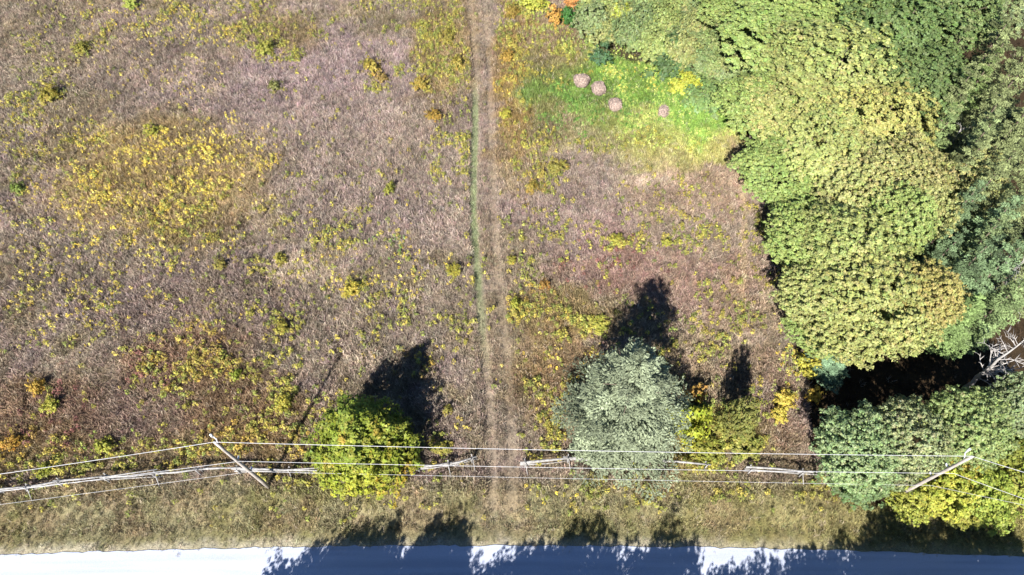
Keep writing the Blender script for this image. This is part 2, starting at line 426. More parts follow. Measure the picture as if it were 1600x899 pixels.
c = ground_color(X, Y)*1.38*(.66+.68*fbm(X, Y, 3.2, 89, 4))[:, None]
lum = (rng.normal(1, .22, len(X))*(.72+.56*fbm(X, Y, .9, 87, 3))).clip(.4, 2.0); c = c*lum[:, None]*(1+rng.normal(0, .05, (len(X), 3)))
pale = rng.uniform(size=len(X)) < .06; c[pale] = c[pale]*.4+alb(206, 190, 170)*.8
drk = rng.uniform(size=len(X)) < .07; c[drk] *= .6
s = rng.uniform(.55, 1.3, len(X))*(.6+.8*fbm(X, Y, 3, 83))
e = road_edge(X); s = s*np.where(Y < e+3.5, .7, 1)*np.where(Y < e+.9, .6, 1)
dl = polydist(X, Y, RUT_L); dr = polydist(X, Y, RUT_R); s = s*np.where(np.minimum(dl, dr) < .45, .6, 1)*np.where((dl < 1.6) & (dr < 1.6), .8, 1)
scatter('dry_grass', np.stack([X, Y, height(X, Y)-.03], 1), np.clip(c, .01, .9), s, tuft_p, M_blade, ('dry mauve-brown grass covering the open field and verge', 'grass'))
print('tufts', len(X))

# weeds: list of (u v ru rv density palette)
YEL = [(214, 188, 74), (224, 200, 100), (206, 176, 70), (196, 182, 84)]
OLI = [(160, 154, 72), (142, 142, 64), (172, 160, 70), (128, 134, 64), (176, 158, 74)]
GRN = [(120, 152, 66), (104, 142, 60), (136, 166, 76), (92, 126, 58)]
LIM = [(180, 190, 92), (198, 200, 108), (160, 178, 80)]
ORA = [(184, 152, 68), (158, 134, 66), (184, 162, 76), (146, 118, 66)]
RED = [(138, 92, 78), (150, 100, 88), (126, 92, 74)]
WEEDS = [
 (270, 270, 120, 62, 3.2, YEL), (350, 240, 70, 50, 2.0, YEL), (200, 330, 90, 40, 1.3, YEL), (190, 395, 70, 30, .9, YEL), (120, 480, 90, 60, .55, YEL), (290, 380, 110, 50, .5, YEL),
 (560, 390, 110, 35, .5, YEL), (640, 420, 110, 60, .4, YEL), (560, 455, 60, 30, .7, YEL), (240, 90, 150, 90, .45, YEL), (60, 230, 90, 70, 1.6, YEL), (130, 300, 110, 60, 1.2, YEL), (90, 440, 120, 70, .6, YEL), (70, 250, 110, 60, 1.0, OLI), (330, 320, 90, 60, 1.4, OLI), (300, 30, 110, 40, .8, YEL),
 (430, 50, 60, 45, 3, OLI), (300, 30, 110, 35, 1.2, OLI), (100, 60, 80, 60, 1.2, OLI), (70, 155, 60, 30, 2.0, OLI), (590, 110, 40, 30, 2.5, OLI), (640, 30, 90, 35, 1.6, OLI),
 (690, 80, 45, 80, 4.0, OLI), (715, 170, 25, 90, 2.5, OLI), (700, 250, 40, 40, 1.5, OLI), (800, 60, 28, 90, 4.5, OLI), (795, 130, 22, 60, 4, ORA), (805, 210, 26, 50, 2, OLI), (850, 20, 50, 40, 2.5, LIM),
 (880, 90, 50, 60, 2.5, OLI), (860, 250, 50, 40, 2.5, OLI), (830, 290, 26, 30, 1.6, ORA),
 (970, 150, 120, 52, 5, GRN), (900, 170, 60, 40, 5, GRN), (1000, 140, 70, 45, 3, LIM), (1060, 205, 110, 30, 2.5, LIM), (1110, 150, 45, 40, 7, GRN), (1090, 130, 40, 40, 4, LIM), (1120, 190, 50, 30, 3, LIM), (1020, 225, 120, 16, 1.6, OLI),
 (520, 375, 60, 20, 2.4, OLI), (600, 380, 40, 20, 1.4, GRN), (550, 450, 24, 14, 2.5, OLI), (600, 490, 60, 30, 1.2, OLI), (640, 510, 80, 30, .8, OLI), (725, 500, 22, 40, 2.0, OLI), (620, 570, 60, 26, 1.2, ORA),
 (300, 560, 80, 50, 2.0, ORA), (300, 575, 90, 50, 2.0, OLI), (240, 580, 50, 30, 1.5, RED), (440, 520, 40, 50, 1.8, OLI), (450, 600, 60, 40, 1.8, OLI), (430, 650, 90, 50, 1.6, OLI), (400, 690, 90, 30, 1.4, ORA),
 (40, 650, 90, 50, .8, RED), (30, 700, 80, 30, 1.4, ORA), (150, 715, 180, 26, 1.7, OLI), (400, 715, 110, 26, 1.9, OLI), (60, 735, 90, 24, 1.4, OLI), (300, 712, 90, 18, 1.4, ORA), (180, 700, 70, 22, .9, LIM), (460, 745, 50, 16, 1.5, OLI),
 (680, 710, 50, 40, 3, OLI), (690, 680, 40, 30, 1.5, YEL), (870, 500, 70, 26, 2.8, OLI), (860, 600, 40, 60, 2.8, OLI), (900, 560, 60, 30, 1.2, YEL), (845, 690, 40, 40, 2.6, OLI), (840, 480, 60, 30, 1.2, ORA), (930, 505, 30, 14, 4, LIM),
 (965, 378, 26, 14, 5, OLI), (1020, 380, 40, 14, 2.2, OLI), (1060, 300, 40, 14, 2.2, OLI), (870, 340, 20, 40, 2, OLI), (950, 410, 80, 45, 1.1, RED), (1080, 370, 30, 26, 1.6, OLI), (1110, 375, 25, 22, 2, OLI),
 (1130, 470, 40, 30, 1.8, OLI), (1130, 500, 60, 30, 2, OLI), (1070, 550, 50, 16, 3, OLI), (1185, 400, 14, 60, 2, OLI), (1225, 520, 18, 90, 3, YEL), (1230, 600, 25, 60, 2.2, LIM), (1060, 520, 20, 16, 3, LIM),
 (1120, 680, 60, 40, 6, LIM), (1150, 700, 60, 30, 5, OLI), (1090, 720, 110, 18, 4, OLI), (1180, 650, 30, 40, 1.5, OLI), (960, 770, 110, 30, 1.0, OLI), (1180, 760, 120, 26, 1.2, OLI), (870, 770, 60, 20, .7, YEL),
 (400, 250, 400, 260, .16, OLI), (450, 480, 480, 220, .5, OLI), (450, 450, 450, 200, .10, YEL), (1000, 480, 230, 230, .6, OLI), (620, 780, 800, 30, .35, OLI), (1000, 120, 60, 30, 1.5, YEL),
 (1000, 55, 100, 60, 5, LIM), (960, 30, 60, 60, 3, GRN),
]
PX, PC, PS = [], [], []
for (cu, cv, ru, rv, dn, pal) in WEEDS:
    x0, y0 = at(cu, cv); mx_ = mpp(cu, cv)*ru*1.4; my_ = abs(at(cu, cv-rv)[1]-at(cu, cv+rv)[1])/2*1.4
    dn *= 1.9 if pal is YEL else 1.6; n = int(dn*4*mx_*my_*2.2); X = x0+rng.uniform(-mx_, mx_, n); Y = y0+rng.uniform(-my_, my_, n)
    u, v = to_pixel(X, Y); wu = (fbm(X, Y, 3, 91)-.5)*ru*1.2; wv = (fbm(X, Y, 3, 92)-.5)*rv*1.2
    p = ell(u+wu, v+wv, cu, cv, ru, rv, .3)*np.clip(.5+6*(fbm(X, Y, 1.5, 95)-.5), .12, 1.5)
    e = road_edge(X); k = (rng.uniform(size=n) < p) & (Y > e+.5) & ((polydist(X, Y, RUT_L) > .45) & (polydist(X, Y, RUT_R) > .45)) & (u > -70) & (u < 1670) & (v > -60)
    X, Y = X[k], Y[k]; m = len(X)
    if not m: continue
    pc = np.array([alb(*q) for q in pal])*(1.6 if pal is YEL else (1.3 if pal in (GRN, LIM) else 1.3)); pc = pc*np.array([.95, 1.0, 1.15]); cc = pc[rng.integers(0, len(pal), m)]*rng.uniform(.7, 1.3, m)[:, None]
    PX.append(np.stack([X, Y, height(X, Y)+.06], 1)); PC.append(cc)
    PS.append(rng.uniform(.45, 1.2, m)*(.62 if pal is YEL else (.68 if pal in (GRN, LIM) else .95)))
PX = np.concatenate(PX); PC = np.concatenate(PC); PS = np.concatenate(PS); print('weeds', len(PX))
scatter('flowering_weeds', PX, np.clip(PC, .01, .9), PS, clump_p, M_weed, ('yellow, olive and green weeds dotted through the dry field', 'weeds'))

# ------------------------------------------------------------------ tree builders
def decid_crown(seed, rx, ry, rz, nclump, per, csz, lsz, under=.35, jag=.18, taper=0):
    """leaf clumps over a lumpy shell; centre at origin, top at +rz"""
    r = np.random.default_rng(seed)
    D = r.normal(size=(nclump*2, 3)); D /= np.linalg.norm(D, axis=1, keepdims=True); D = D[D[:, 2] > -under][:nclump]; n = len(D)
    L = r.normal(size=(14, 3)); L[:, 2] = np.abs(L[:, 2]); L /= np.linalg.norm(L, axis=1, keepdims=True)
    bump = np.max(np.clip(D@L.T, 0, 1)**7*r.uniform(.6, 1.2, 14), 1)
    low = fbm(D[:, 0]*1.0+D[:, 2]*.7+20+seed, D[:, 1]*1.0-D[:, 2]*.5+20, .42, seed % 90, 3)
    rad = (.58+.72*low+.10*bump)*r.uniform(1-jag*1.6, 1+jag*.5, n)*np.where(r.uniform(size=n) < .25, r.uniform(.55, .95, n), 1)
    tp = 1-taper*np.clip(D[:, 2:3], 0, 1)
    Pc = D*rad[:, None]*np.array([rx, ry, rz])*np.concatenate([tp, tp, tp*0+1], 1)
    cb = r.normal(1, .10, n).clip(.6, 1.5)*(.92+.12*bump)
    P = np.repeat(Pc, per, 0); m = len(P)
    o = r.normal(size=(m, 3)); o /= np.linalg.norm(o, axis=1, keepdims=True); o *= (csz*r.uniform(.2, 1, m)**.6)[:, None]*np.repeat(r.uniform(.7, 1.3, n), per)[:, None]
    o[:, 2] = np.abs(o[:, 2])*.8-.1*csz
    Dn = np.repeat(D, per, 0)
    P = P+o; N = Dn*.5+o/csz*.7+np.array([0, -.15, .55])+r.normal(0, .4, (m, 3))
    t = np.repeat(cb, per)*r.uniform(.72, 1.28, m)
    hu = np.repeat(r.normal(0, .04, n)+.10*(r.uniform(size=n) < .06), per)
    T = np.stack([t*(1+hu)*r.normal(1, .06, m), t*(1-.25*hu), t*(1+hu*.8)*r.normal(1, .12, m)], 1)
    h = holes(P, max(.35, rx*.22), .30, seed % 50) & holes(P+7, max(.3, rx*.09), .27, 9); P, N, T = P[h], N[h], T[h]; m = len(P)
    return leaves(P, N, lsz*r.uniform(.6, 1.5, m), r, T, .75)
def conifer_crown(seed, H, RR, z0, dz, nbr, tw=.17, nl=.3, droop=.12, blunt=.8, gap=.0, lob=.12, lat=.3):
    r = np.random.default_rng(seed); Ps = []; Ax = []; Sz = []; Ns = []; Ts = []
    z = z0
    while z < H-.15:
        f = (z-z0)/(H-z0); L0 = RR*(1-f)**blunt*(.55+.45*min(1, f*4+.35))+.12
        nb = max(4, int(nbr*(.55+.45*(1-f)))); ph = r.uniform(0, 6.28)
        for b in range(nb):
            if r.uniform() < gap: continue
            a = ph+b*2*np.pi/nb+r.normal(0, .18); L = L0*r.uniform(.62, 1.18)*(1+lob*math.sin(3*a+seed)*math.sin(z*1.3+a)); zz = z+r.uniform(-.2, .2); br = np.clip(r.normal(1, .24), .5, 1.6)
            up = r.uniform(.05, .35)*(1 if f > .3 else .5)
            s = np.arange(.12, 1.0, tw/max(L, .3)*.9); k = len(s)
            if k < 2: s = np.array([.5, .9]); k = 2
            d = np.array([math.cos(a), math.sin(a)]); q = np.array([-d[1], d[0]])
            rr = s*L; zb = zz+up*rr-droop*rr*rr/max(L, .5)+.12*L*s**3
            for side in (-1, 0, 1):
                w_ = (lat*L*(1-s*.8)+.1) if side else np.zeros(k)
                for j in ((.35, .7, 1.05) if side else (0,)):
                    x = rr+w_*.5*j; y = side*w_*j*r.uniform(.7, 1.2, k)
                    p = np.stack([d[0]*x+q[0]*y, d[1]*x+q[1]*y, zb+r.normal(0, .05, k)+.03], 1)
                    ax = np.stack([d[0]*.8+q[0]*side*.8+0*s, d[1]*.8+q[1]*side*.8+0*s, .15+0*s], 1)+r.normal(0, .2, (k, 3))
                    Ps.append(p); Ax.append(ax); Sz.append(nl*r.uniform(.7, 1.3, k)); Ns.append(np.array([d[0]*.4, d[1]*.4, .9])+r.normal(0, .5, (k, 3)))
                    t = br*r.uniform(.75, 1.25, k); Ts.append(np.stack([t, t, t], 1))
        z += dz*r.uniform(.8, 1.2)
    P = np.concatenate(Ps); h = holes(P, .55, .33, seed % 50)
    return leaves(P[h], np.concatenate(Ns)[h], np.concatenate(Sz)[h], r, np.concatenate(Ts)[h], .5, np.concatenate(Ax)[h])
def trunk_mesh(name, seed, H, r0, limbs=7, spread=2.0, mat=None, lean=.0):
    random.seed(seed); b = MB()
    pts = [(lean*H*(i/6)**2+random.uniform(-.05, .05), random.uniform(-.06, .06), H*i/6-.2*(i == 0)) for i in range(7)]
    b.tube(pts, [r0*(1.25 if i == 0 else 1-i/7) for i in range(7)], 7)
    for k in range(limbs):
        z = H*random.uniform(.3, .85); a = random.uniform(0, 6.28); L = spread*random.uniform(.6, 1); q = z/H*6; i = int(q)
        p = Vector(pts[i]).lerp(Vector(pts[min(i+1, 6)]), q-i)
        e = p+Vector((math.cos(a)*L, math.sin(a)*L, L*random.uniform(.25, .7)))
        mid = p.lerp(e, .5)+Vector((0, 0, -.1*L)); rr = r0*(1-z/H)*.55+.02
        b.tube([p, mid, e], [rr, rr*.7, rr*.3], 5)
    return b.mesh(name, mat or M_bark)

# crown libraries (mesh data shared by copies)
def dec_data(i, seed, rx, ry, rz, ncl, per, csz, lsz, **k):
    v_, f_, t_ = decid_crown(seed, rx, ry, rz, ncl, per, csz, lsz, **k); return mesh_np('crown', v_, f_, M_leaf, t_)
DEC = [dec_data(i, 300+i, 4, 4, [3.0, 3.4, 2.7, 3.2, 2.8][i], 2000, 20, .23, .14, jag=.16) for i in range(5)]        # about 4 m radius
SHR = [dec_data(i, 340+i, 1, 1, [.85, 1.0, .75, .9][i], 110, 18, .24, .13, under=.1, jag=.4) for i in range(4)]  # 1 m radius
THK = [dec_data(i, 350+i, 2.2, 2.2, [1.6, 1.9, 1.4][i], 420, 22, .3, .16, under=.15, jag=.28) for i in range(3)]   # thicket
CON = []
for i in range(4):
    v_, f_, t_ = conifer_crown(400+i, 12, [2.7, 3.1, 2.4, 2.9][i], 1.2, .85, 8, .085, .19, droop=.2, gap=.1, lat=.42, lob=.18)
    CON.append(mesh_np('crown', v_, f_, M_needle, t_))
TRD = [trunk_mesh('trunk', 500+i, 6.5, .24, 8, 2.6) for i in range(3)]
TRC = [trunk_mesh('trunk', 510+i, 10.4, .17, 0) for i in range(1)]
STM = [trunk_mesh('stem', 520+i, 1.0, .04, 5, .5) for i in range(3)]
print('lib tris', [len(m.polygons) for m in DEC+SHR+THK+CON])

def put(name, label, cat, group, x, y, parts, rz, scl, col):
    """thing = Empty + parts [(part name, mesh, z offset, scale vec, color?)]"""
    col = np.asarray(col, float); col = col*.88+.12*col.mean()
    root = empty(name, (x, y, hz(x, y)), rz); tag(root, label, cat, group)
    for (pn, me, zo, s, tinted) in parts:
        o = link(pn, me, root, (0, 0, zo)); o.scale = s
        if tinted: o.color = (*col, 1)
    return root
def decid(u, v, rpx, H, col, label, group=None, var=None, ex=1.0, ez=1.0, name='broadleaf_tree', cat='tree', jitter=.06, k=1.0):
    zc = H*.62; x, y = at(u, v, zc); r = rpx*mpp(u, v, zc); i = random.randrange(5) if var is None else var
    rz_ = H*.38*ez; sz = rz_/[3.0, 3.4, 2.7, 3.2, 2.8][i]
    c = alb(*col)*k*(1+np.array([random.uniform(-jitter, jitter) for _ in range(3)]))
    return put(name, label, cat, group, x, y, [('trunk', TRD[i % 3], 0, (r/4, r/4, zc/5.0), False), ('crown', DEC[i], zc, (r/4, r/4*ex, sz), True)], random.uniform(0, 6.28), 1, c)
def thick(u, v, rpx, H, col, label, group=None, name='thicket_shrub', cat='shrub', k=1.0):
    zc = H*.45; x, y = at(u, v, zc); r = rpx*mpp(u, v, zc); i = random.randrange(3); c = alb(*col)*k*random.uniform(.92, 1.08)
    return put(name, label, cat, group, x, y, [('stem', STM[i], 0, (r*.6, r*.6, H*.7), False), ('crown', THK[i], zc, (r/2.2, r/2.2, H*.55/[1.6, 1.9, 1.4][i]), True)], random.uniform(0, 6.28), 1, c)
def shrub(u, v, rpx, H, col, label, group=None, name='field_shrub', cat='shrub', k=1.0):
    zc = H*.3; x, y = at(u, v, zc); r = rpx*mpp(u, v, zc); i = random.randrange(4); c = alb(*col)*k
    return put(name, label, cat, group, x, y, [('stem', STM[i % 3], 0, (r*.8, r*.8, H*.7), False), ('foliage', SHR[i], zc, (r*random.uniform(.75, 1.25), r*random.uniform(.75, 1.2), H*random.uniform(.55, .8)/[.85, 1., .75, .9][i]), True)], random.uniform(0, 6.28), 1, c)
def conifer(u, v, H, rad, col, label, group=None, var=None, name='conifer_tree', cat='tree', k=1.0):
    x, y = at(u, v, H); i = random.randrange(4) if var is None else var; c = alb(*col)*k*np.array([1.04, 1.0, .86])
    R0 = [2.7, 3.1, 2.4, 2.9][i]
    return put(name, label, cat, group, x, y, [('trunk', TRC[0], 0, (H/12,)*3, False), ('crown', CON[i], 0, (rad/R0, rad/R0, H/12), True)], random.uniform(0, 6.28), 1, c)

KL = .88   # brightness scale on most foliage colours
# hero conifer
v_, f_, t_ = conifer_crown(777, 13.1, 5.1, .35, .62, 13, .085, .18, droop=.16, blunt=.76, gap=.05, lob=.22, lat=.38)
x, y = 7.9, 18.8
c = alb(150, 162, 126)*KL*1.02
g = np.ones_like(t_); t_ = t_*g
root = put('broad_conifer', 'broad grey-green conifer standing alone by the fence east of the track', 'tree', None, x, y,
    [('trunk', trunk_mesh('trunk', 530, 11.5, .3, 10, 2.6), 0, (1, 1, 1), False), ('crown', mesh_np('crown', v_, f_, M_needle, t_), 0, (1, 1, 1), True)], 0, 1, c)
# hero autumn tree
def autumn_crown(seed):
    v_, f_, t_ = decid_crown(seed, 3.8, 3.7, 4.5, 1700, 24, .34, .16, under=.75, jag=.26, taper=.84)
    cen = v_.reshape(-1, 3, 3).mean(1)
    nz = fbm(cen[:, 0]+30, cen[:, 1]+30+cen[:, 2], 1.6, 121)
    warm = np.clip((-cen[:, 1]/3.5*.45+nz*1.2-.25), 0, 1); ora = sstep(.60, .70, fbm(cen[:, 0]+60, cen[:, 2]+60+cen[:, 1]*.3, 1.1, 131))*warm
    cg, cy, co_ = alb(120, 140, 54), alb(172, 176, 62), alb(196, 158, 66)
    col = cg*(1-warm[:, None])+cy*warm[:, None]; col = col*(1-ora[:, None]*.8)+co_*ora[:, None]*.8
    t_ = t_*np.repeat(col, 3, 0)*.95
    return mesh_np('crown', v_, f_, M_leaf, t_)
x, y = -10.7, 16.7
put('autumn_tree', 'round green tree turning yellow and orange beside the fence under the wires', 'tree', None, x, y,
    [('trunk', TRD[0], 0, (.8, .8, .75), False), ('crown', autumn_crown(901), 3.35, (1, 1, 1), True)], 0, 1, (1, 1, 1))

# ------------------------------------------------------------------ woodland canopy
OL1, OL2, OL3, DG, GG, BG = (176, 184, 100), (160, 180, 92), (180, 182, 106), (112, 136, 74), (134, 148, 98), (116, 144, 104)
G = 'broadleaf trees at the edge of the wood'
CAN = [
 (1310, 105, 92, 12, OL1, 'pale olive tree with dusty crown at the top of the wood edge'), (1215, 60, 78, 10, OL2, 'olive tree north-east of the brush thicket behind the hay bales'),
 (1195, 160, 62, 9, OL2, 'olive tree directly beside the pale green sapling near the bales'), (1250, 175, 70, 10, OL1, 'rounded olive tree at the wood edge just above the notch'),
 (1375, 195, 72, 12, (186, 184, 96), 'brightest yellow-olive crown bordering the dark conifer gap'), (1225, 268, 60, 8, OL2, 'olive tree whose crown ends at the dark notch in the wood edge'),
 (1305, 235, 72, 11, OL1, 'olive tree in the middle of the pale canopy'), (1405, 280, 62, 12, OL3, 'tan-olive tree beside the bleached dead trunk'),
 (1355, 300, 66, 11, OL3, 'dusty tan-olive tree over the shaded cleft in the canopy'), (1265, 375, 56, 9, OL2, 'olive tree at the field edge just below the dark notch'),
 (1335, 390, 72, 11, OL1, 'broad olive tree in the middle of the lower canopy'), (1430, 330, 45, 11, OL3, 'small tan tree against the dark conifers'),
 (1285, 460, 60, 9, OL1, 'olive tree at the field edge opposite the big conifer shadow'), (1370, 465, 75, 11, OL1, 'largest olive tree of the lower canopy'),
 (1440, 465, 48, 11, (180, 172, 90), 'yellowing olive tree touching the long-armed pine'), (1318, 505, 58, 8, OL1, 'last olive tree above the deep shade'),
 (1400, 500, 52, 9, OL1, 'olive tree whose foot meets the leaf litter'), (1275, 520, 38, 6, OL2, 'low olive tree by the yellow shrubs of the field edge'),
 (1410, 50, 75, 13, DG, 'dark green tree at the top of the wood left of the spruces'), (1350, 10, 60, 12, OL2, 'tree at the top edge of the wood behind the dusty crown'),
 (1440, 130, 55, 12, DG, 'dark green tree above the black gap in the wood'), (1490, 25, 60, 13, (130, 150, 86), 'mixed green tree in the top row of the wood'),
 (1270, -15, 75, 11, OL2, 'olive tree cut by the top of the frame'), (1165, 5, 60, 8, OL2, 'small olive tree behind the brush thicket'), (1555, -5, 60, 13, GG, 'grey-green tree farthest up the wood'),
 (1400, 345, 46, 12, OL2, 'olive tree filling the cleft right of the notch'), (1245, 325, 34, 7, OL2, 'low olive tree wedged in the dark notch at the field edge'),
 (1515, 285, 45, 11, OL3, 'olive tree beyond the bleached dead trunk, among conifers'), (1480, 320, 40, 9, OL2, 'small green tree in the gap right of the canopy'),
]
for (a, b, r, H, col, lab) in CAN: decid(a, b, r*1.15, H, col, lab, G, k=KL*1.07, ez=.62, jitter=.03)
# front right group
decid(1335, 706, 60, 7.2, (142, 160, 104), 'green tree nearest the field beside the right-hand pole', 'grey-green trees by the road corner', 1, k=KL*1.4)
decid(1408, 686, 64, 7.6, (156, 168, 108), 'large grey-green tree behind the wires, left of the right-hand pole', 'grey-green trees by the road corner', 2, k=KL*1.25)
decid(1505, 668, 60, 7.4, (150, 166, 96), 'grey-green tree below the bleached bare tree', 'grey-green trees by the road corner', 3, k=KL*1.28)
decid(1592, 640, 46, 7, (142, 166, 108), 'grey-green tree cut by the right edge above the tangled brush', 'grey-green trees by the road corner', 4, k=KL*1.15)
thick(1330, 742, 48, 3.5, (116, 142, 84), 'low green bush at the foot of the grey-green trees', None, 'leafy_bush', 'bush', k=KL)
thick(1390, 735, 40, 3.5, (140, 156, 96), 'grey-green bush at the foot of the right-hand pole', None, 'leafy_bush', 'bush', k=KL)
YG = 'yellow-green shrubs along the road corner'
for (a, b, r, H, col, lab) in [(1420, 778, 34, 2.6, (178, 184, 62), 'yellow-green shrub under the right-hand pole'), (1470, 775, 40, 3.2, (192, 196, 58), 'brightest yellow shrub below the right-hand pole'),
  (1525, 765, 42, 3.4, (168, 186, 62), 'green-yellow shrub right of the pole foot'), (1580, 760, 40, 3.2, (172, 180, 64), 'yellow-green shrub at the right edge'), (1500, 735, 30, 3.2, (196, 184, 58), 'gold shrub against the pole'),
  (1560, 715, 26, 3.6, (160, 170, 60), 'olive-gold shrub behind the bare brush'), (1590, 700, 22, 4, (150, 176, 56), 'lime shrub at the right edge above the wires'), (1545, 795, 34, 2.2, (160, 176, 60), 'low yellow-green shrub at the verge'), (1490, 792, 32, 2.0, (176, 178, 62), 'low yellow shrub overhanging the verge'),
  (1585, 655, 28, 5, (110, 160, 52), 'bright green shrub at the right edge among the grey-green trees')]:
    thick(a, b, r, H, col, lab, YG, 'yellow_shrub', 'shrub', k=KL)
conifer(1320, 548, 4.2, 1.7, (128, 164, 132), 'small blue-green juniper in the shade at the wood edge', None, 2, 'juniper', k=KL)
# conifers
G = 'conifers in the wood'
CONS = [(1512, 356, 13, 2.2, BG, 'slim blue-green pine with its tip beside the tan tree'), (1562, 366, 14, 2.5, BG, 'long blue-green pine leaning over the bare twigs'), (1612, 432, 12, 3.0, (134, 160, 104), 'largest green pine at the right edge above the bare tree'),
 (1535, 462, 9, 2.6, (132, 162, 96), 'bushy green pine above the bleached bare tree'), (1535, 90, 15, 2.9, GG, 'grey-green spruce below the top row of the wood'), (1585, 130, 16, 3.0, GG, 'grey-green spruce near the right edge, upper wood'),
 (1500, 165, 13, 2.6, (128, 152, 94), 'spruce right of the black gap'), (1555, 200, 15, 3.0, GG, 'spruce in the middle of the conifer stand'), (1605, 215, 16, 3.0, GG, 'spruce at the right edge, middle wood'), (1590, 40, 16, 3, GG, 'tall spruce in the top right corner'),
 (1545, 275, 14, 2.5, BG, 'blue-green spruce below the middle of the stand'), (1600, 300, 15, 2.8, BG, 'blue-green spruce at the right edge above the twiggy bare tree'), (1525, 25, 14, 2.5, GG, 'narrow spruce in the top row'), 
 (1650, 120, 17, 3.2, GG, 'spruce just beyond the right edge'), (1665, 370, 12, 3, GG, 'pine just beyond the right edge')]
CONS += [(1520, 120, 13, 2.4, GG, 'spruce between the dark green trees and the stand'), (1568, 168, 15, 2.7, (136, 156, 104), 'olive-grey spruce in the stand'), (1530, 235, 13, 2.4, GG, 'spruce behind the bleached trunk tip'),
 (1575, 250, 15, 2.7, GG, 'grey spruce between two blue-green ones'), (1580, 330, 14, 2.6, (132, 154, 104), 'olive-grey spruce above the long pine'), (1620, 360, 15, 2.6, BG, 'blue-green pine cut by the right edge'), (1500, 60, 13, 2.4, DG, 'dark spruce in the upper wood'),
 (1620, 80, 16, 3, GG, 'spruce cut by the right edge, upper wood'), (1640, 260, 16, 3, GG, 'spruce just outside the right edge'), (1700, 200, 17, 3.2, GG, 'spruce outside the right edge'), (1700, 320, 17, 3.2, GG, 'pine outside the right edge, middle'), (1650, 20, 17, 3.2, GG, 'spruce outside the top right corner'), (1600, 0, 16, 3, GG, 'spruce in the very top right corner'), (1710, 90, 17, 3.2, GG, 'spruce outside the right edge, near the top'), (1565, 75, 14, 2.6, DG, 'dark spruce below the top right corner'), (1545, 420, 10, 2.0, BG, 'short blue-green pine between the two long ones'), (1495, 440, 9, 1.8, (132, 160, 96), 'short green pine beside the yellowing tree')]
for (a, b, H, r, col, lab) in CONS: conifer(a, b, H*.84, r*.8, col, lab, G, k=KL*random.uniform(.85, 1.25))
for j in range(6):               # understorey between the conifers
    a, b = random.uniform(1470, 1640), random.uniform(-10, 520)
    thick(a, b, random.uniform(20, 34), random.uniform(2.5, 5), [(84, 104, 60), (100, 116, 68), (76, 98, 60)][j % 3], 'dark leafy understorey bush filling a gap between the conifers', 'understorey bushes among the conifers', 'understorey_bush', 'bush', k=KL)
# brush thicket behind the bales
G = 'brush in the thicket behind the hay bales'
TH = []
cols = [(156, 174, 100), (164, 180, 96), (148, 166, 104), (170, 178, 102), (140, 162, 98)]
for j in range(58):
    for _ in range(60):
        a, b = random.uniform(915, 1185), random.uniform(-25, 135)
        g_ = at(a, b)
        g2 = at(a, b+20)
        if not (in_wood(np.array([g_[0]]), np.array([g_[1]]))[0] and in_wood(np.array([g2[0]]), np.array([g2[1]]))[0]): continue
        if all(math.hypot(a-p, (b-q)*1.3) > 22 for p, q in TH): TH.append((a, b)); break
ORD = ['first', 'second', 'third', 'fourth', 'fifth', 'sixth', 'seventh', 'eighth', 'ninth', 'tenth', 'eleventh', 'twelfth']
TH.sort(key=lambda q: q[1]); rows_ = [sorted(TH[i:i+11]) for i in range(0, len(TH), 11)]
TONE = ['green', 'lime-green', 'grey-green', 'yellow-green', 'dark green']; j = 0
for ri, row in enumerate(rows_):
    for ci, (a, b) in enumerate(row):
        where = ['nearest the top edge', 'just below the top row', 'in the middle', 'second nearest the bales', 'nearest the bales', 'at the lowest fringe'][ri]
        thick(a, b, random.uniform(23, 32), random.uniform(2.4, 4.2), cols[j % 5], f'{TONE[j % 5]} brush, {ORD[ci]} from the left in the thicket row {where}', G, k=KL); j += 1
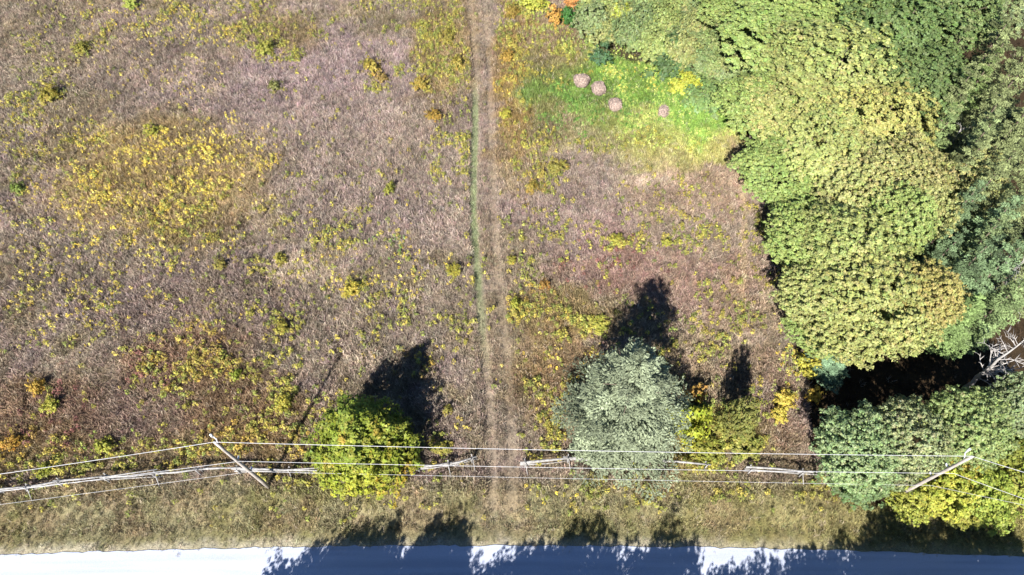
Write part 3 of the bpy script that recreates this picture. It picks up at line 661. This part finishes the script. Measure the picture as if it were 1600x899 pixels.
SH = [(889, 30, 17, 2.6, (66, 120, 44), 'compact dark green round bush beside orange shrubs at the top', 'round_bush'), (938, 92, 15, 2.4, (84, 122, 78), 'dark blue-green bush above the second bale', 'round_bush'),
 (1045, 98, 38, 3.0, (98, 128, 74), 'dark blue-green willowy bush between thicket and yellow sapling', 'willowy_bush'), (1070, 135, 24, 2.4, (190, 196, 54), 'bright yellow sapling bush right of the bales', 'yellow_shrub'),
 (1102, 158, 38, 2.8, (128, 158, 86), 'pale green feathery sapling at the bright grass corner', 'feathery_shrub'), (868, 30, 16, 1.8, (214, 164, 62), 'orange-yellow shrub left of the compact dark bush', 'orange_shrub'),
 (835, 5, 24, 1.8, (186, 190, 60), 'lime-yellow shrub at the top beside the orange one', 'yellow_shrub'), (970, 42, 18, 3.5, (192, 204, 62), 'lime-yellow patch of shrub within the thicket', 'yellow_shrub'), (895, 5, 16, 1.6, (216, 150, 70), 'salmon-orange shrub above the compact dark bush', 'orange_shrub'),
 (1075, 665, 28, 3.6, (184, 194, 40), 'lime-yellow bush hugging the right side of the lone conifer', 'yellow_shrub'), (1085, 618, 16, 2.2, (214, 170, 76), 'gold bush above the lime-yellow one beside the lone conifer', 'orange_shrub'),
 (1130, 672, 24, 1.6, (160, 158, 62), 'low olive bush at the foot of the slender sapling', 'olive_shrub'), (1160, 700, 24, 1.4, (160, 162, 66), 'low olive bush right of the slender sapling', 'olive_shrub'), (1100, 702, 24, 1.5, (158, 160, 52), 'low olive bush above the middle fence rail', 'olive_shrub'),
 (1225, 628, 16, 1.4, (222, 200, 66), 'bright yellow shrub in the bare strip before the wood', 'yellow_shrub'), (1215, 650, 13, 1.2, (214, 196, 64), 'small yellow shrub below the bright one before the wood', 'yellow_shrub'), (1270, 622, 14, 1.8, (216, 186, 60), 'golden shrub against the deep shade', 'yellow_shrub'), (1262, 575, 18, 2.0, (198, 192, 60), 'yellow shrub left of the blue-green juniper', 'yellow_shrub'),
 (58, 606, 14, 1.2, (214, 176, 56), 'golden shrub at the left, upper of two', 'yellow_shrub'), (80, 634, 13, 1.1, (188, 186, 58), 'lime-gold shrub at the left, lower of two', 'yellow_shrub'), (548, 452, 15, 1.1, (200, 182, 50), 'gold shrub in the middle of the left field', 'yellow_shrub'),
 (678, 182, 13, 1.3, (176, 142, 46), 'lone round ochre shrub left of the track', 'ochre_shrub'), (656, 134, 14, 1.2, (184, 160, 58), 'ochre shrub above the lone round one left of the track', 'ochre_shrub'), (580, 104, 15, 1.2, (190, 170, 62), 'yellow-olive shrub in the upper left field', 'ochre_shrub'), (597, 122, 12, 1.0, (176, 148, 72), 'tan-olive shrub touching the yellow-olive one', 'ochre_shrub'),
 (609, 296, 11, 1.0, (160, 162, 54), 'small olive shrub in the middle of the mauve grass', 'olive_shrub'), (437, 404, 10, .9, (176, 168, 56), 'small olive-gold shrub by the furrow', 'olive_shrub'), (710, 423, 11, 1.1, (178, 170, 52), 'olive-gold shrub left of the track, middle', 'olive_shrub'),
 (28, 297, 12, 1.0, (134, 154, 58), 'green shrub at the left edge of the yellow weeds', 'olive_shrub'), (345, 415, 13, 1.0, (160, 150, 62), 'olive shrub below the yellow weeds', 'olive_shrub'), (800, 408, 8, .8, (170, 164, 50), 'small gold shrub just right of the track', 'olive_shrub'), (805, 476, 9, .9, (176, 178, 50), 'small lime shrub just right of the track, lower', 'olive_shrub'),
 (965, 378, 15, 1.0, (182, 176, 54), 'gold shrub within the reddish grass', 'yellow_shrub'), (1042, 381, 9, .9, (178, 178, 58), 'small gold shrub right of the reddish grass', 'yellow_shrub'), (935, 506, 15, .9, (184, 182, 60), 'gold shrub left of the big conifer shadow', 'yellow_shrub'), (850, 448, 10, 1.0, (184, 140, 60), 'rusty shrub right of the track', 'ochre_shrub'),
 (370, 588, 10, .9, (170, 186, 50), 'lime shrub below the rusty weeds', 'yellow_shrub'), (440, 512, 14, 1.0, (176, 168, 56), 'olive-gold shrub right of the furrow', 'olive_shrub'), (445, 632, 15, 1.1, (184, 176, 50), 'gold-olive shrub above the pole shadow', 'olive_shrub'), (18, 692, 14, 1.2, (206, 160, 50), 'orange-gold shrub near the left edge above the fence', 'orange_shrub'),
 (165, 700, 16, 1.2, (182, 182, 56), 'lime-olive shrub above the left fence', 'olive_shrub'), (70, 735, 15, 1.1, (172, 176, 52), 'olive shrub touching the left fence', 'olive_shrub'), (128, 78, 13, 1.1, (158, 152, 56), 'olive shrub in the upper left field', 'olive_shrub'), (80, 150, 18, 1.3, (160, 148, 48), 'wide olive shrub in the upper left field', 'olive_shrub'),
 (238, 207, 12, 1.0, (176, 176, 54), 'lime-olive shrub above the yellow weeds', 'olive_shrub'), (430, 138, 12, 1.0, (140, 140, 72), 'dull olive shrub in the upper mauve grass', 'olive_shrub'), (415, 75, 16, 1.2, (162, 162, 60), 'olive shrub at the top left of the mauve grass', 'olive_shrub'), (205, 8, 12, 1.1, (176, 188, 66), 'lime shrub at the top edge', 'olive_shrub'),
 (790, 182, 9, 1.0, (190, 184, 54), 'gold shrub right of the upper track', 'ochre_shrub'), (700, 60, 16, 1.2, (172, 158, 60), 'olive shrub left of the upper track', 'ochre_shrub'), (715, 100, 13, 1.1, (178, 160, 60), 'olive-gold shrub against the upper track', 'ochre_shrub'), (800, 20, 14, 1.2, (176, 150, 58), 'rusty olive shrub at the top right of the track', 'ochre_shrub'), (793, 90, 12, 1.2, (184, 150, 52), 'rusty gold shrub right of the upper track', 'ochre_shrub'),
 (870, 262, 16, 1.1, (164, 154, 62), 'olive shrub in the middle right of the track', 'olive_shrub'), (832, 292, 10, 1.0, (178, 156, 58), 'rusty-olive shrub in the middle right of the track', 'olive_shrub'), (690, 700, 14, 1.2, (172, 166, 62), 'olive shrub right of the autumn tree', 'olive_shrub'), (700, 640, 10, .9, (170, 162, 70), 'olive shrub right of the autumn tree shadow', 'olive_shrub')]
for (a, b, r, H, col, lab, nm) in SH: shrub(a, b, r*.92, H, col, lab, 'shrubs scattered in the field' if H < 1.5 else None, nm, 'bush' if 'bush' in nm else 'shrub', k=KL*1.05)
# slender sapling that throws the narrow shadow
x, y = 16.3, 18.3
put('slender_sapling', 'slender olive sapling throwing a narrow shadow beside the wood', 'tree', None, x, y,
    [('stem', STM[0], 0, (.6, .6, 5.4), False), ('foliage', THK[1], 3.2, (.46, .5, 1.75), True)], 0, 1, alb(150, 152, 72)*KL)

# trees south of the road: their shadows cross the gravel
G = 'roadside trees on the near side of the gravel road'
def south(tx, ty, H, rad, kind, k=1.0):
    bx, by = np.array([tx, ty])-H/math.tan(R(SUN_EL))*AZ
    lab = 'roadside tree on the near side of the road casting shade across the gravel'
    if kind == 'c':
        i = random.randrange(4); put('conifer_tree', lab, 'tree', G, bx, by, [('trunk', TRC[0], 0, (H/12,)*3, False), ('crown', CON[i], 0, (rad/2.7, rad/2.7, H/12), True)], random.uniform(0, 6), 1, alb(*GG))
    else:
        i = random.randrange(5); put('broadleaf_tree', lab, 'tree', G, bx, by, [('trunk', TRD[i % 3], 0, (rad/4, rad/4, H*.62/5), False), ('crown', DEC[i], H*.58, (rad/4, rad/4, H*.42/[3.0, 3.4, 2.7, 3.2, 2.8][i]), True)], random.uniform(0, 6), 1, alb(*DG))
for t in [(-14.2, 8.9, 8, 2.6, 'd'), (-11.5, 10.3, 8.5, 2.8, 'd'), (-8.0, 13.0, 10, 2.2, 'c'), (-9.3, 11.3, 9, 2.6, 'd'), (-5.3, 12.8, 10, 2.3, 'c'), (-3.4, 13.2, 10, 1.7, 'c'), (-4.2, 12.1, 9.5, 2.4, 'd'), (0.3, 9.9, 9, 2.0, 'd'),
          (2.6, 10.4, 9, 2.3, 'd'), (5.0, 12.9, 10, 2.3, 'c'), (7.4, 12.1, 10, 1.9, 'c'), (5.4, 11.2, 9, 2.5, 'd'), (10.2, 10.6, 9, 1.5, 'd'), (12.4, 15.0, 11.5, 1.5, 'c'), (10.9, 12.3, 10, 1.5, 'c'), (12.4, 10.9, 9, 1.7, 'd'),
          (16.0, 9.6, 9, 1.6, 'c'), (17.8, 9.4, 9, 2.2, 'd'), (19.4, 10.1, 9, 2.2, 'c'), (21.3, 9.9, 9, 2.3, 'd'), (23.6, 10.1, 9, 2.3, 'd'), (25.6, 10.4, 9, 2.2, 'c'), (-.9, 8.9, 8, 2.0, 'd'), (-1.9, 8.7, 8, 2.3, 'd'), (15.2, 9.0, 8, 1.5, 'd'), (14.0, 8.4, 8, 1.8, 'd'), (27.4, 13.2, 11, 2.1, 'd'), (30.2, 12.4, 10.5, 2.2, 'd'), (33.0, 12.9, 10.5, 2.2, 'd'), (35.2, 11.4, 10, 1.8, 'd'), (39, 9.5, 9, 2.4, 'd'),
          (-12, 8.4, 8, 2.8, 'd'), (-8, 9, 8, 2.8, 'd'), (-4.6, 9.2, 8, 2.6, 'd'), (.9, 8.2, 8, 2.6, 'd'), (3.9, 8.7, 8, 2.6, 'd'), (8.2, 9.5, 8, 2.6, 'd'), (11.1, 9.2, 8, 1.9, 'd'), (21.5, 9, 8, 2.8, 'd'), (26, 9.5, 8, 3, 'd'), (30.5, 9.5, 8, 3, 'd'), (34.5, 9.5, 8, 3, 'd')]:
    south(*t)

# ------------------------------------------------------------------ dead trees, bare brush
def bare(name, label, u0, v0, u1, v1, H, r0, n, seed, spread=.35, group=None, cat='dead tree'):
    random.seed(seed); b0 = at(u0, v0); x, y = b0; t = at(u1, v1, H)
    root = empty(name, (x, y, hz(x, y))); tag(root, label, cat, group)
    top = Vector((t[0]-x, t[1]-y, H)); pts = [top*(i/8)+Vector((random.uniform(-.12, .12), random.uniform(-.12, .12), 0))*(i > 0) for i in range(9)]
    MB().tube(pts, [r0*(1-i/9.5) for i in range(9)], 7).build('trunk', M_deadwood, root)
    for k in range(n):
        q = random.uniform(1.8, 7.9); i = int(q); p = pts[i].lerp(pts[min(8, i+1)], q-i); L = H*spread*random.uniform(.5, 1.1)*(1.2-q/10)
        a = random.uniform(0, 6.28); d = Vector((math.cos(a), math.sin(a), random.uniform(.0, .7))).normalized()
        b = MB(); e = p+d*L; m = p.lerp(e, .5)+Vector((random.uniform(-.2, .2), random.uniform(-.2, .2), .15)); rr = r0*.34*(1-q/12)
        b.tube([p, m, e], [rr, rr*.7, rr*.3], 4)
        for j in range(6):
            s = random.uniform(.25, .98); o = p.lerp(m, s*2) if s < .5 else m.lerp(e, s*2-1); a2 = a+random.choice((-1, 1))*random.uniform(.4, 1.2); L2 = L*random.uniform(.2, .45)
            e2 = o+Vector((math.cos(a2), math.sin(a2), random.uniform(-.1, .6)))*L2
            b.tube([o, o.lerp(e2, .5)+Vector((0, 0, .06)), e2], [rr*.5, rr*.4, rr*.2], 3)
        b.build('branch', M_deadwood, root)
    return root
bare('dead_tree', 'large bleached bare tree lying across the shade at the right edge', 1508, 606, 1600, 530, 9.5, .2, 30, 61, .27)
bare('dead_tree', 'slim bleached dead trunk in the dark gap of the upper wood', 1462, 262, 1504, 200, 9, .15, 12, 62, .2)
bare('dead_tree', 'twiggy grey bare tree between the long pines at the right edge', 1552, 472, 1602, 400, 12, .12, 26, 63, .24)
bare('bare_brush', 'tangle of grey leafless brush above the yellow shrubs', 1560, 735, 1578, 705, 2.5, .05, 20, 64, .7, cat='brush')
bare('bare_brush', 'second tangle of grey leafless brush right of the pole top', 1528, 728, 1540, 705, 2.2, .05, 16, 65, .7, cat='brush')
bare('bare_brush', 'grey leafless brush at the right edge below the grey-green tree', 1592, 712, 1605, 690, 2.6, .05, 16, 66, .7, cat='brush')

# ------------------------------------------------------------------ hay bales
m_, T_, n_, p_ = newmat('weathered_hay'); M_hay = m_
v_ = objcoord(T_); c1, nn = noise_ramp(T_, 7, tuple(alb(112, 92, 82)*.7), tuple(alb(208, 184, 170)*.85), 9, .8, v_, .4, .62)
T_.links.new(c1, p_.inputs['Base Color']); p_.inputs['Roughness'].default_value = .95
b_ = n_.new('ShaderNodeBump'); b_.inputs['Strength'].default_value = 1; b_.inputs['Distance'].default_value = .06
T_.links.new(nn.outputs['Fac'], b_.inputs['Height']); T_.links.new(b_.outputs[0], p_.inputs['Normal'])
def bale_mesh(seed, rad, wid, sag):
    r = np.random.default_rng(seed); nA, nW = 28, 9; V = []; Fq = []
    prof = [(-.58*math.cos(q), math.sin(q)**.8) for q in np.linspace(0, math.pi, 13)]
    for (w_, q) in prof:
        for a in range(nA):
            t = 2*math.pi*a/nA; rr = rad*q*(1+r.normal(0, .055)); x = w_*wid*(1+r.normal(0, .02)); yy = math.cos(t)*rr*(1+sag*.5); z = math.sin(t)*rr*(1-sag)
            z = max(z, -rad*(1-sag)*.8); V.append((x, yy, z+rad*(1-sag)*.78))
    for i in range(len(prof)-1):
        for a in range(nA): Fq.append((i*nA+a, i*nA+(a+1) % nA, (i+1)*nA+(a+1) % nA, (i+1)*nA+a))
    return mesh_np('bale_core', V, Fq, M_hay, None, True)
def straw(seed, rad, wid, n=520):
    r = np.random.default_rng(seed); t = r.uniform(-.3, np.pi+.3, n); x = r.uniform(-.5, .5, n)*wid
    g_ = np.sin(np.arccos(np.clip(x/(.6*wid), -1, 1)))**.8*1.02; P = np.stack([x, np.cos(t)*rad*g_, np.sin(t)*rad*.86*g_+rad*.68], 1); N = np.stack([x*0, np.cos(t), np.sin(t)], 1)+r.normal(0, .5, (n, 3))
    v_, f_, t_ = leaves(P, N, r.uniform(.12, .34, n), r, np.repeat(r.uniform(.45, 1.4, n)[:, None], 3, 1), .2); return mesh_np('loose_straw', v_, f_, M_leaf, t_)
for j, (a, b, rad, wid, rz, lab) in enumerate([(910, 127, .78, 1.25, R(-35), 'leftmost weathered round bale, slumped and split in two lobes'), (935, 139, .78, 1.2, R(20), 'pale round bale just right of the split one'),
        (961, 164, .74, 1.15, R(5), 'lone round bale in the brightest green grass, lowest of the three together'), (1037, 174, .5, 1.35, R(75), 'small narrow bale apart from the others beside the yellow sapling')]):
    x, y = at(a, b, .5); root = empty('round_bale', (x, y, hz(x, y)), rz); tag(root, lab, 'hay bale', 'weathered hay bales in the bright grass')
    link('bale_core', bale_mesh(800+j, rad, wid, .12), root)
    if j == 0:
        o = link('slumped_lobe', bale_mesh(820, .55, .7, .2), root, (-.75, .15, 0)); o.rotation_euler = (0, 0, .6)
    st = link('loose_straw', straw(810+j, rad, wid), root); st.color = (*(alb(214, 190, 176)*.85), 1); st['kind'] = 'stuff'
    for q in (-.3, 0, .3):
        b_2 = MB(); b_2.tube([(q*wid, math.cos(t)*rad*1.03*(1-abs(q)*.42), math.sin(t)*rad*.9*(1-abs(q)*.42)+rad*.69) for t in np.linspace(-.3, 3.44, 16)], .012, 4).build('twine', M_cedar, root)

# ------------------------------------------------------------------ power poles and wires
def pole(name, label, bx, by, tx, ty, H, arms):
    root = empty(name, (bx, by, hz(bx, by))); tag(root, label, 'utility pole', 'utility poles along the fence')
    top = Vector((tx-bx, ty-by, H))
    MB().tube([top*(i/6)-Vector((0, 0, .3 if i == 0 else 0)) for i in range(7)], [.15-.011*i for i in range(7)], 10).build('shaft', M_pole, root)
    MB().tube([top+Vector((0, 0, -.9)), top+Vector((-.12, .35, -.35)), top+Vector((-.2, .35, .1))], [.045, .04, .05], 6).build('bracket', M_ins, root)
    MB().tube([top+Vector((-.2, .35, .08)), top+Vector((-.2, .35, .18)), top+Vector((-.2, .35, .34))], [.09, .06, .07], 8).build('insulator', M_ins, root)
    for f in arms:
        p = top*f; MB().tube([p+Vector((0, .15, 0)), p+Vector((0, .3, 0)), p+Vector((0, .38, .02))], [.05, .07, .05], 8).build('insulator', M_ins, root)
    return root, top
LB = at(421, 762); LT = at(336, 692, 10)
RT = at(1517, 715, 10); RB = (RT[0]-.1, RT[1]+.3)
pole('utility_pole', 'left wooden utility pole leaning over the rail fence', LB[0], LB[1], LT[0], LT[1], 10, (.62, .38))
pole('utility_pole', 'right wooden utility pole rising out of the yellow-green shrubs', RB[0], RB[1], RT[0], RT[1], 10, (.74, .55))
def wire(label, pts, r, sag):
    b = MB(); P = []
    for (p, q, s) in zip(pts[:-1], pts[1:], sag):
        for t in np.linspace(0, 1, 17)[:-1]:
            v = Vector(p).lerp(Vector(q), float(t)); v.z -= 4*s*t*(1-t); P.append(v)
    P.append(Vector(pts[-1])); b.tube(P, r, 5)
    tag(b.build('power_wire', M_wire), label, 'wire', 'overhead wires')
def W(u, v, z): p = at(u, v, z); return (p[0], p[1], z)
wire('topmost overhead wire joining both pole tops', [W(-330, 785, 10.4), W(334, 691, 10.3), W(1519, 713, 10.3), W(1900, 823, 10.3)], .014, (.25, .3, .2))
wire('middle overhead wire fixed part way down both poles', [W(-330, 806, 6.5), W(374, 721, 6.4), W(1490, 740, 7.6), W(1900, 880, 7.6)], .012, (.2, .2, .2))
wire('lowest and thinnest overhead wire above the fence rails', [W(-330, 830, 4.4), W(393, 737, 4.4), W(1456, 759, 5.4), W(1900, 850, 5.4)], .008, (.12, .1, .1))

# ------------------------------------------------------------------ cedar rail fences
def fence(label, pts, missing=(), low=()):
    root = empty('rail_fence', (*at(*pts[0]), 0)); tag(root, label, 'fence', 'weathered cedar rail fences')
    o0 = Vector(root.location)
    P = [at(u, v, .6) for u, v in pts]; P = [Vector((p[0], p[1], hz(*p)))-o0 for p in P]
    for i, p in enumerate(P):
        j = random.uniform(-.06, .06)
        for s in (-.14, .14):
            MB().tube([p+Vector((j, s, -.3)), p+Vector((j+random.uniform(-.06, .06), s*1.1, random.uniform(1.05, 1.3)))], [.055, .045], 6, .08).build('post', M_cedar, root)
        if random.random() < .45:
            MB().tube([p+Vector((.25, -.9, -.1)), p+Vector((0, .12, 1.1))], [.035, .03], 5, .1).build('brace', M_cedar, root)
    for i in range(len(P)-1):
        if i in missing: continue
        a, b = P[i], P[i+1]; d = (b-a).normalized()
        for k, z in enumerate((.3, .6, .95)):
            if (i, k) in low: continue
            if (k == 1 and random.random() < .6) or (k == 0 and random.random() < .4): continue
            y0, y1 = random.uniform(-.05, .05), random.uniform(-.05, .05); m = (a+b)*.5+Vector((0, random.uniform(-.08, .08), z+random.uniform(-.05, .05)))
            MB().tube([a-d*.35+Vector((0, y0, z)), m, b+d*.35+Vector((0, y1, z+.06))], [[.05, .045, .035], [.05, .045, .035], [.085, .075, .06]][k], 6, .15).build('rail', M_cedar, root)
        if random.random() < .35:
            MB().tube([a-d*.2+Vector((0, -.12, 1.2)), b+d*.3+Vector((0, .2, 1.3))], [.055, .045], 6, .12).build('rail', M_cedar, root)
fence('long weathered cedar rail fence from the left edge to the track opening', [(-80, 775), (-5, 768), (45, 763), (95, 754), (168, 748), (245, 743), (313, 737), (373, 735), (453, 737), (520, 738), (590, 737), (655, 733), (700, 727), (738, 718)])
fence('cedar rail fence from the track opening to the wood, partly hidden by the lone conifer', [(820, 724), (887, 718), (955, 722), (1035, 724), (1100, 729), (1170, 735), (1250, 740), (1320, 744), (1390, 750)], missing=(4,), low=((3, 0), (3, 1)))
